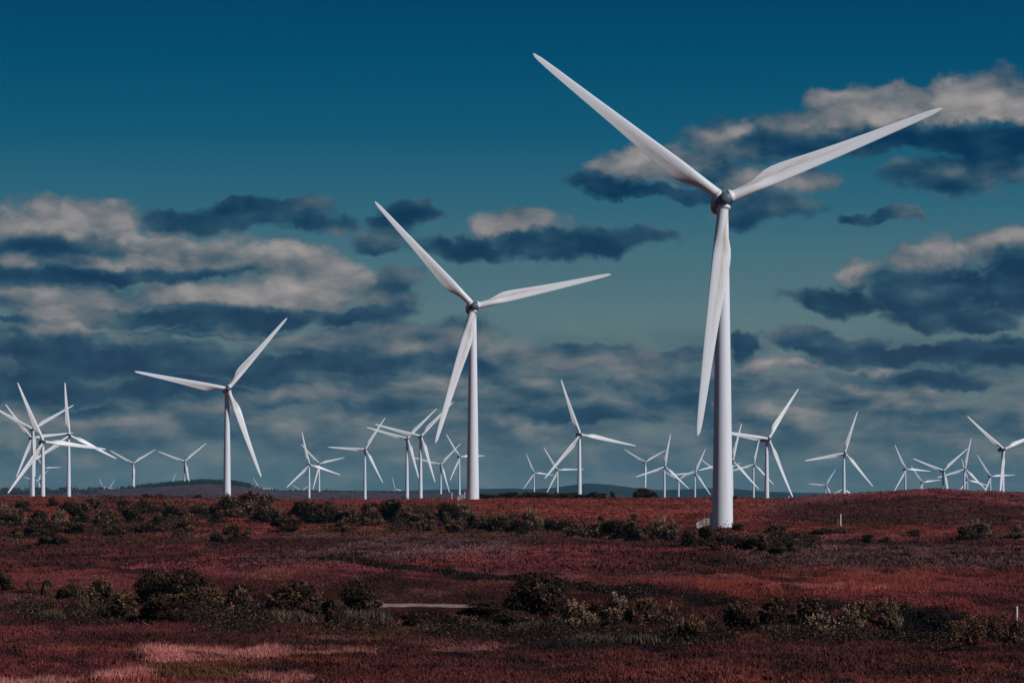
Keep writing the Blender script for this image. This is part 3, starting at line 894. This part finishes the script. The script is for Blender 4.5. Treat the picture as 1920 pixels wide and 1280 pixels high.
FORE = [
    ('dark', 10, 1108, 38, 34, 'dark rounded bush cut by the left edge of the picture'),
    ('rusty', 56, 1113, 24, 28, 'small pinkish bush beside the dark bush at the left edge'),
    ('tan', 88, 1116, 32, 32, 'small olive bush third from the left edge in the near belt'),
    ('sapling', 152, 1152, 30, 56, 'thin pale sapling with a bare light stem at the left of the near belt'),
    ('rusty', 98, 1150, 22, 40, 'thin reddish bush left of the pale sapling'),
    ('dark', 136, 1122, 54, 30, 'low dark bush behind the pale sapling'),
    ('tan', 190, 1131, 62, 48, 'brown tipped bush between the pale sapling and the large domed bushes'),
    ('dome', 284, 1130, 80, 66, 'left one of the two large domed bushes in the near belt'),
    ('dome', 350, 1131, 96, 72, 'right, taller one of the two large domed bushes, its top edged tan'),
    ('tan', 236, 1157, 62, 44, 'shaded bush in front of the left large domed bush'),
    ('dark', 306, 1161, 72, 44, 'dark bush at the front foot of the large domed bushes'),
    ('tan', 380, 1142, 74, 38, 'low bush at the right foot of the large domed bushes'),
    ('tan', 448, 1149, 66, 44, 'tan tipped bush halfway between the domed bushes and the wide dark bush'),
    ('dark', 453, 1114, 44, 22, 'small flat bush standing behind the tan tipped bush on open heath'),
    ('dark', 546, 1151, 98, 60, 'wide dark bush left of the gravel track and its round neighbour'),
    ('tan', 596, 1142, 46, 34, 'small tan bush wedged between the wide dark bush and the round tan one'),
    ('dark', 630, 1172, 36, 46, 'narrow dark bush in front of the round tan bush left of the track'),
    ('dome', 672, 1143, 86, 58, 'round tan topped bush directly left of the gravel track'),
    ('dark', 780, 1172, 66, 22, 'low dark bush in front of the gravel track'),
    ('dark', 846, 1174, 28, 26, 'tiny dark bush in front of the right half of the gravel track'),
    ('tan', 878, 1181, 48, 26, 'small bush in front of the right end of the gravel track'),
    ('dark', 906, 1148, 84, 20, 'flat dark bush at the left foot of the tall dense bush'),
    ('dome', 1008, 1150, 114, 86, 'tall dense dark bush standing out at the middle of the near belt'),
    ('dark', 952, 1176, 60, 32, 'low dark bush in front of the tall dense bush'),
    ('sage', 1075, 1181, 74, 52, 'pale tipped bush at the right foot of the tall dense bush'),
    ('dark', 1118, 1156, 32, 28, 'small dark bush between two pale tipped bushes right of the tall dense bush'),
    ('sage', 1157, 1166, 66, 48, 'pale grey green bush, second pale one right of the tall dense bush'),
    ('tan', 1216, 1171, 60, 48, 'brown bush to the right of the pale grey green bush at the centre right'),
    ('tan', 1262, 1191, 54, 54, 'brown bush standing nearer and lower than the others at the centre right'),
    ('tan', 1296, 1201, 40, 46, 'nearest brown bush beside the green grassy mound'),
    ('dark', 1386, 1181, 58, 52, 'lone dark bush left of the thicket below the brown hill'),
    ('dark', 1450, 1168, 66, 48, 'dark bush at the left end of the thicket below the brown hill'),
    ('dark', 1518, 1188, 68, 74, 'tallest bush of the thicket below the brown hill'),
    ('sage', 1536, 1197, 56, 46, 'pale bush in front of the tallest bush of the thicket'),
    ('sage', 1592, 1192, 68, 54, 'whitest bush in the thicket, at its middle'),
    ('tan', 1620, 1166, 52, 38, 'bush behind the whitest bush of the thicket'),
    ('sage', 1668, 1178, 46, 46, 'pale bush at the right end of the thicket beside the black hollow'),
    ('tan', 1786, 1202, 60, 36, 'brown bush at the right rim of the black hollow'),
    ('rusty', 1832, 1207, 62, 50, 'rusty bush between the black hollow and the white post'),
    ('rusty', 1872, 1205, 40, 56, 'tall thin rusty bush left of the near white post'),
    ('tan', 1908, 1208, 42, 46, 'bush cut by the right edge of the picture under the white post'),
    ('tan', 1325, 1172, 34, 24, 'small bush left of the lone dark bush below the brown hill'),
]
for k, px, py, w, h, lab in FORE:
    bush(k, px, py, w, h, lab, 'bushes of the near scrub belt')
REEDS = [(520, 1163, 60, 24, 'green rush tussock in front of the wide dark bush'), (560, 1165, 50, 22, 'rush tussock right of centre before the wide dark bush'),
         (655, 1172, 56, 36, 'tall rush tussock before the round tan bush'), (700, 1172, 56, 36, 'tall rush tussock at the left end of the gravel track'),
         (300, 1130, 24, 20, 'tuft of rushes between the large domed bushes'), (100, 1158, 34, 20, 'rush tuft under the thin reddish bush at left'),
         (800, 1182, 40, 16, 'rush tuft before the gravel track'), (1470, 1185, 60, 18, 'rush tuft before the thicket'), (1100, 1203, 60, 20, 'rush tuft on the green mound'),
         (1160, 1205, 60, 20, 'second rush tuft to the right on the green mound'), (1210, 1205, 50, 20, 'rush tuft at the right end of the green mound'),
         (910, 1185, 50, 20, 'rush tuft before the low dark bush by the tall dense bush'), (990, 1182, 50, 20, 'rush tuft under the tall dense bush')]
for px, py, w, h, lab in REEDS:
    bush('reed', px, py, w, h, lab, 'rush tussocks', 'rush_tussock', 'tussock')

# the long belt across the middle of the moor: (column, foot row, width, height)
MID = []
z1 = [(20, 1140, 80, 70), (170, 1115, 100, 70), (90, 1205, 190, 95), (290, 1195, 110, 85), (390, 1070, 70, 55), (440, 1225, 130, 95), (510, 1110, 100, 65), (565, 1195, 140, 115), (690, 1105, 150, 85),
      (765, 1235, 130, 115), (850, 1205, 80, 75), (930, 1130, 110, 90), (990, 1195, 160, 115), (1090, 1130, 140, 90), (1180, 1225, 100, 75), (1260, 1110, 90, 70), (1340, 1175, 200, 95), (1470, 1165, 110, 85),
      (1550, 1150, 110, 95), (1640, 1205, 100, 80), (1720, 1155, 170, 135), (1850, 1140, 160, 150), (1390, 1275, 150, 85), (1740, 1290, 100, 65), (260, 1305, 190, 85), (1130, 1010, 70, 30), (880, 1275, 110, 50)]
MID += [(x / 4, 680 + y / 4, w / 4, h / 4) for x, y, w, h in z1]
z2 = [(80, 1055, 120, 65), (60, 1190, 170, 150), (190, 1225, 130, 100), (350, 1195, 200, 140), (240, 1260, 180, 80), (460, 1120, 110, 60), (560, 1195, 150, 115), (540, 1090, 70, 50), (700, 1185, 130, 95), (830, 1185, 120, 105),
      (990, 1200, 190, 145), (870, 1095, 80, 45), (1130, 1185, 120, 95), (1250, 1200, 120, 90), (1290, 1255, 110, 65), (1440, 1180, 180, 115), (1550, 1150, 130, 80), (1660, 1245, 140, 95), (1770, 1255, 130, 85), (1880, 1225, 110, 75), (640, 1255, 120, 60)]
MID += [(480 + x / 4, 680 + y / 4, w / 4, h / 4) for x, y, w, h in z2]
z6 = [(60, 60, 100, 70), (180, 75, 110, 80), (300, 60, 110, 70), (420, 80, 110, 60), (500, 95, 90, 70), (600, 70, 120, 60), (660, 105, 100, 50), (760, 90, 110, 70), (820, 95, 90, 60), (900, 110, 130, 80), (1000, 118, 110, 70),
      (1060, 100, 130, 95), (1170, 105, 110, 60), (1260, 105, 100, 55), (1330, 130, 110, 50), (1440, 140, 130, 70), (1530, 150, 150, 95), (1640, 160, 150, 90), (1720, 158, 90, 70), (1790, 150, 120, 90), (1870, 162, 110, 90), (1640, 50, 50, 38), (1460, 55, 40, 30)]
MID += [(640 + x / 3, 960 + y / 3, w / 3, h / 3) for x, y, w, h in z6]
z7 = [(40, 188, 110, 85), (135, 190, 90, 95), (215, 185, 70, 50), (290, 180, 80, 50), (380, 205, 120, 65), (470, 222, 80, 80), (530, 225, 80, 50), (630, 222, 110, 60), (525, 125, 140, 50), (800, 122, 130, 32), (890, 118, 90, 30),
      (1590, 155, 100, 60), (1670, 145, 110, 80), (1880, 148, 80, 55), (1045, 168, 60, 30), (1150, 170, 60, 26), (310, 102, 60, 30), (1300, 130, 70, 30), (180, 210, 80, 40)]
MID += [(1280 + x / 3, 960 + y / 3, w / 3, h / 3) for x, y, w, h in z7]
z5 = [(75, 75, 140, 60), (230, 125, 150, 70), (100, 140, 90, 50), (420, 120, 100, 60), (330, 180, 100, 45), (620, 130, 70, 35), (690, 110, 90, 40), (830, 115, 110, 50), (1035, 110, 90, 50), (1220, 165, 80, 45), (1305, 165, 80, 80), (1390, 150, 60, 40), (150, 205, 60, 25), (250, 175, 60, 40)]
MID += [(x / 3, 960 + y / 3, w / 3, h / 3) for x, y, w, h in z5]
SEG = [(160, 'bush of the middle scrub belt below the left cluster of turbines'),
       (400, 'bush of the middle scrub belt left of the third largest turbine'),
       (640, 'bush of the middle scrub belt just right of the third largest turbine'),
       (880, 'bush of the middle scrub belt below the twin turbines and the second largest'),
       (1120, 'bush of the middle scrub belt right of the second largest turbine'),
       (1340, 'bush of the middle scrub belt left of the foot of the tallest turbine'),
       (1530, 'bush of the middle scrub belt right of the foot of the tallest turbine'),
       (2000, 'lone low bush at the foot of the brown hill')]
for i, (px, py, w, h) in enumerate(sorted(MID)):
    k = BR.choices(['dark', 'tan', 'sage'], [.46, .46, .08])[0]
    seg = [s for lim, s in SEG if px <= lim][0]
    look = {'dark': 'dark ', 'tan': 'brown tipped ', 'sage': 'pale tipped '}[k]
    lab = (look + seg) if not seg.startswith('lone') else seg.replace('lone ', 'lone ' + look)
    bush(k, px, py + 1, w * 1.2, h * 1.2, lab, lab.replace('bush', 'bushes', 1))

# bushes on the ridge skyline
SKYB = [('dark', 1195, 934, 24, 14, 'left one of the three dark bushes on the skyline before the blue hills'),
        ('dark', 1205, 934, 32, 18, 'middle, largest one of the three dark bushes on the skyline before the blue hills'),
        ('dark', 1223, 934, 18, 13, 'right one of the three dark bushes on the skyline before the blue hills'),
        ('dark', 1149, 933, 12, 14, 'pointed dark bush on the skyline left of the three round ones'),
        ('dark', 1378, 935, 12, 7, 'tiny dark bush on the skyline right behind the tallest tower')]
for px in range(905, 1135, 13):
    SKYB.append(('dark', px + BR.uniform(-4, 4), 936 + BR.uniform(-1, 3), BR.uniform(18, 30), BR.uniform(7, 13), 'low dark bush on the ridge right of the second largest turbine'))
for px in (462, 490, 505, 275, 300, 372):
    SKYB.append(('tan', px, 940, BR.uniform(20, 32), BR.uniform(8, 12), 'low rusty brown bush on the ridge around the third largest turbine'))
for k, px, py, w, h, lab in SKYB:
    d = float(np.interp(px, RIDGE_X, RIDGE_D)) - (6 + (py - 933) * 4)
    x, y = (px - CX) / FPX * d, d
    bush(k, px, py, w, h, lab, 'bushes on the ridge skyline', at=(x, y, hz(x, y)))

# ------------------------------------------------------------------ marker posts
post_mat, pob, pon = principled('white_post', 0.6, 0.3)
pon.l.new(pon.ramp(pon.noise(pon.n.new('ShaderNodeTexCoord').outputs['Object'], 8, 4), [(0.3, (0.55, 0.53, 0.50)), (0.7, (0.80, 0.78, 0.75))]), pob.inputs['Base Color'])
wood_mat, wob, won = principled('weathered_wood', 0.85, 0.15)
won.l.new(won.ramp(won.noise(won.n.new('ShaderNodeTexCoord').outputs['Object'], 8, 4), [(0.3, (0.20, 0.13, 0.10)), (0.7, (0.36, 0.25, 0.19))]), wob.inputs['Base Color'])


def post(px, py, h_px, w, label, mat, at=None):
    x, y, z = at or ground_at(px, py)
    H = h_px * y / FPX
    V, F = [], []
    for zz, r in ((-.3, w), (H - w * .8, w), (H - w * .2, w * .75), (H, w * .3)):
        for k in range(10): V.append((r * math.cos(k * .6283), r * math.sin(k * .6283), zz))
    for i in range(3):
        for k in range(10): F.append((i * 10 + k, i * 10 + (k + 1) % 10, i * 10 + 10 + (k + 1) % 10, i * 10 + 10 + k))
    F.append(tuple(range(30, 40)))
    o = link('marker_post', mesh('marker_post', V, F), mat); o.location = (x, y, z)
    return tag(o, label, 'post', 'marker posts on the moor')


post(1576, 988, 24, .14, 'tall white marker post at the foot of the brown hill', post_mat)
post(1571, 986, 14, .09, 'short brown post beside the white post at the foot of the brown hill', wood_mat)
post(1906.5, 1164, 28, .065, 'near white marker post among the bushes at the right edge', post_mat)
yq = 955.0
post(847, 937, 13, .16, 'thin pale post on the ridge left of the second largest turbine', post_mat, at=((847 - CX) / FPX * yq, yq, hz((847 - CX) / FPX * yq, yq)))
yq = 868.0
post(1479, 932, 8, .16, 'tiny white post on the skyline at the left slope of the brown hill', post_mat, at=((1479 - CX) / FPX * yq, yq, hz((1479 - CX) / FPX * yq, yq)))

# ------------------------------------------------------------------ far conifer wood
rng = np.random.default_rng(3)
cv, cf, cc = [], [], []
def conifer(x, y, z, h, r):
    n0 = len(cv); tiers = 5; seg = 7
    for t in range(tiers):
        zb = z + h * (.08 + .8 * t / tiers); zt = zb + h * .34; rr = r * (1 - t / (tiers + .4))
        o = len(cv)
        for k in range(seg):
            a = 6.2832 * k / seg + rng.uniform(-.3, .3); q = rr * rng.uniform(.65, 1.2)
            cv.append((x + q * math.cos(a), y + q * math.sin(a), zb - h * rng.uniform(0, .07)))
        cv.append((x, y, zt))
        for k in range(seg): cf.append((o + k, o + (k + 1) % seg, o + seg))
    cc.extend([tuple(np.array((0.020, 0.030, 0.028)) * rng.uniform(.6, 1.5))] * (len(cv) - n0))
def wood(x0, x1, n, d0, d1, hmin, hmax, dens=None):
    for _ in range(n):
        px = rng.uniform(x0, x1); d = rng.uniform(d0, d1)
        if dens is not None and rng.uniform() > dens(px, d): continue
        x = (px - CX) / FPX * d
        conifer(x, d, hz(x, d) - .4, rng.uniform(hmin, hmax), rng.uniform(1.5, 2.6))
wood(255, 470, 1900, 4260, 4620, 4, 7.5, lambda px, d: np.interp(px, [255, 300, 330, 440, 470], [.25, .7, 1, 1, .7]) * (1 if d > 4260 + 160 * np.interp(px, [255, 330, 470], [1, .3, 0]) else .1))
wood(-60, 260, 420, 4350, 4600, 2.5, 6, lambda px, d: .5 + .5 * math.sin(px * .11))
wood(100, 190, 60, 4000, 4200, 3, 5.5)
wood(0, 120, 90, 3950, 4080, 3, 5.5)
wood(470, 760, 70, 4400, 4560, 2.5, 5.5)
fm = np_mesh('forest', np.array(cv), np.array(cf), np.array(cc))
tag(link('forest', fm, leaf_mat), 'dark conifer wood covering the far hill behind the third largest turbine', 'wood', kind='stuff')

# ------------------------------------------------------------------ heather and moor grass
def tufts(name, seed, n, d0, d1, blades, hmin, hmax, wid, spread, gain=1.0, label='', half=.197, pick=None, bend=.6):
    rng = np.random.default_rng(seed)
    d = np.sqrt(rng.uniform(d0 * d0, d1 * d1, n)); a = rng.uniform(-half, half, n)
    x, y = np.sin(a) * d, np.cos(a) * d
    C = cover(x, y)
    if pick is not None:
        keep = pick(x, y, d, C, rng); x, y, d, C = x[keep], y[keep], d[keep], C[keep]
    n = len(x)
    z = height(x, y)
    rel = C / C.mean()
    h = rng.uniform(hmin, hmax, n) * (1 + .8 * fbm(x / 3, y / 3, 2, 13)).clip(.4, 1.8)
    bx = rng.normal(size=(n, blades)) * spread; by = rng.normal(size=(n, blades)) * spread
    th = rng.uniform(0, 6.283, (n, blades)); w = wid * rng.uniform(.6, 1.4, (n, blades))
    hh = h[:, None] * rng.uniform(.55, 1.1, (n, blades))
    lean = bend * hh
    X, Y = x[:, None] + bx, y[:, None] + by
    Zb = np.broadcast_to(z[:, None] - .08, X.shape)
    A = np.stack([X - np.cos(th) * w, Y - np.sin(th) * w, Zb], -1)
    B = np.stack([X + np.cos(th) * w, Y + np.sin(th) * w, Zb], -1)
    T = np.stack([X + rng.normal(size=X.shape) * lean, Y + rng.normal(size=X.shape) * lean, z[:, None] + hh], -1)
    V = np.stack([A, B, T], 2).reshape(-1, 3)
    Cb = (C[:, None, :] * rng.uniform(.68, 1.38, (n, blades, 1)) * gain).clip(0, .7)
    Cv = np.repeat(Cb.reshape(-1, 3), 3, 0)
    o = link(name, np_mesh(name, V, np.arange(len(V)).reshape(-1, 3), Cv), grass_mat)
    return tag(o, label, 'ground cover', kind='stuff')


lum = lambda C: C[:, 0]
off_track = lambda x, y: seg_dist(x, y, TRACK) > 3.4
tufts('heather', 1, 130000, 112, 270, 8, .08, .20, .055, .22, 1.15, 'low red and wine heather covering the near moor', pick=lambda x, y, d, C, r: off_track(x, y))
tufts('heather', 2, 60000, 265, 620, 6, .14, .36, .15, .40, 1.15, 'low red heather and lichen covering the middle moor')
tufts('heather', 4, 26000, 600, 1000, 5, .2, .45, .32, .6, 1.1, 'rusty heather covering the far slope up to the ridge')
tufts('grass', 3, 150000, 112, 270, 8, .20, .42, .022, .16, 1.1, 'pale pink dry grass growing in drifts over the near moor', pick=lambda x, y, d, C, r: (lum(C) > .22 + r.uniform(0, .1, len(x))) & off_track(x, y), bend=.28)


def undergrowth(name, seed, n, px0, px1, line, thick, hmin, hmax, leaf, label, patchy=1.0, share=(.38, .27, .16, .14, .05)):
    """knee-high dark scrub filling the belts between the bushes: leaves heaped over small mounds"""
    rng = np.random.default_rng(seed)
    px = rng.uniform(px0, px1, n)
    py = np.interp(px, *zip(*line)) + rng.normal(size=n) * np.interp(px, *zip(*thick))
    d = 8.0 * FPX / (py - HY); x, y = (px - CX) / FPX * d, d
    k = (fbm(x / (d * .012), y / (d * .05), 3, seed) > rng.uniform(-.25, .45, n) * patchy - .5 * (1 - patchy)) & (seg_dist(x, y, TRACK) > 3.8) & (((x - HOLLOW[0]) / 3.4) ** 2 + ((y - HOLLOW[1]) / 13) ** 2 > 1)
    x, y = x[k], y[k]; n = len(x)
    m = 40
    h = rng.uniform(hmin, hmax, n)
    dirs = rng.normal(size=(n, m, 3)); dirs /= np.linalg.norm(dirs, axis=2)[..., None]; dirs[..., 2] = np.abs(dirs[..., 2])
    R = h[:, None] * rng.uniform(.5, 1.1, (n, m))
    P = np.stack([x[:, None] + dirs[..., 0] * R * 1.5, y[:, None] + dirs[..., 1] * R * 1.5, height(x, y)[:, None] + dirs[..., 2] * R], -1).reshape(-1, 3)
    nr = dirs.reshape(-1, 3) * .6 + rng.normal(size=(n * m, 3)) * .6; nr /= np.linalg.norm(nr, axis=1)[:, None]
    V, F = quads(P, nr, leaf, rng)
    pal = np.array([(.014, .011, .008), (.024, .017, .011), (.040, .026, .017), (.09, .036, .025), (.15, .095, .062)])
    c0 = rng.choice(5, n, p=share)
    C = pal[np.where(rng.uniform(size=(n, m)) < .7, c0[:, None], rng.choice(5, (n, m)))].reshape(-1, 3) * rng.uniform(.7, 1.3, (n * m, 1))
    o = link(name, np_mesh(name, V, F, np.repeat(C, 4, 0)), leaf_mat)
    tag(o, label, 'undergrowth', kind='stuff')


undergrowth('undergrowth', 21, 3600, -40, 720, [(-40, 1140), (330, 1148), (720, 1163)], [(-40, 12), (720, 9)], .25, .85, .085, 'low dark scrub between the bushes of the near belt at left')
undergrowth('undergrowth', 22, 2900, 720, 1960, [(720, 1170), (1000, 1170), (1250, 1180), (1500, 1176), (1960, 1196)], [(720, 6), (1100, 8), (1960, 8)], .25, .85, .085, 'low dark scrub between the bushes of the near belt at right', share=(.44, .30, .14, .12, 0))
undergrowth('undergrowth', 24, 7000, 615, 1215, DITCH, [(600, .8), (1000, 1.3), (1960, 1.7)], .30, .55, .10, 'line of dark heather along the old ditch left of the tall dense bush', 0, (.9, .1, 0, 0, 0))
undergrowth('undergrowth', 25, 700, 1280, 1900, DITCH, [(1280, .8), (1960, 1.2)], .10, .24, .08, 'thin line of dark heather along the old ditch at right', 0, (.9, .1, 0, 0, 0))
undergrowth('undergrowth', 23, 5200, -40, 1520, [(-40, 978), (500, 974), (900, 983), (1250, 1005), (1520, 1024)], [(-40, 16), (500, 13), (900, 7), (1520, 7)], .5, 1.8, .22, 'low brown scrub between the bushes of the middle belt')

# ------------------------------------------------------------------ air
HAZE = 3.4e-5
hm = bpy.data.materials.new('haze'); hm.use_nodes = True
ht = hm.node_tree
for n in list(ht.nodes): ht.nodes.remove(n)
ho = ht.nodes.new('ShaderNodeOutputMaterial'); hv = ht.nodes.new('ShaderNodeVolumePrincipled')
hv.inputs['Color'].default_value = (0.13, 0.52, 0.78, 1)
hv.inputs['Density'].default_value = HAZE
hv.inputs['Anisotropy'].default_value = 0.0
ht.links.new(hv.outputs[0], ho.inputs['Volume'])
hb = MB(); hb.box((0, 7400, 30), (33000, 15800, 160))
tag(link('haze', hb.mesh('haze'), hm), 'thin blue air that fades the far hills', kind='stuff')
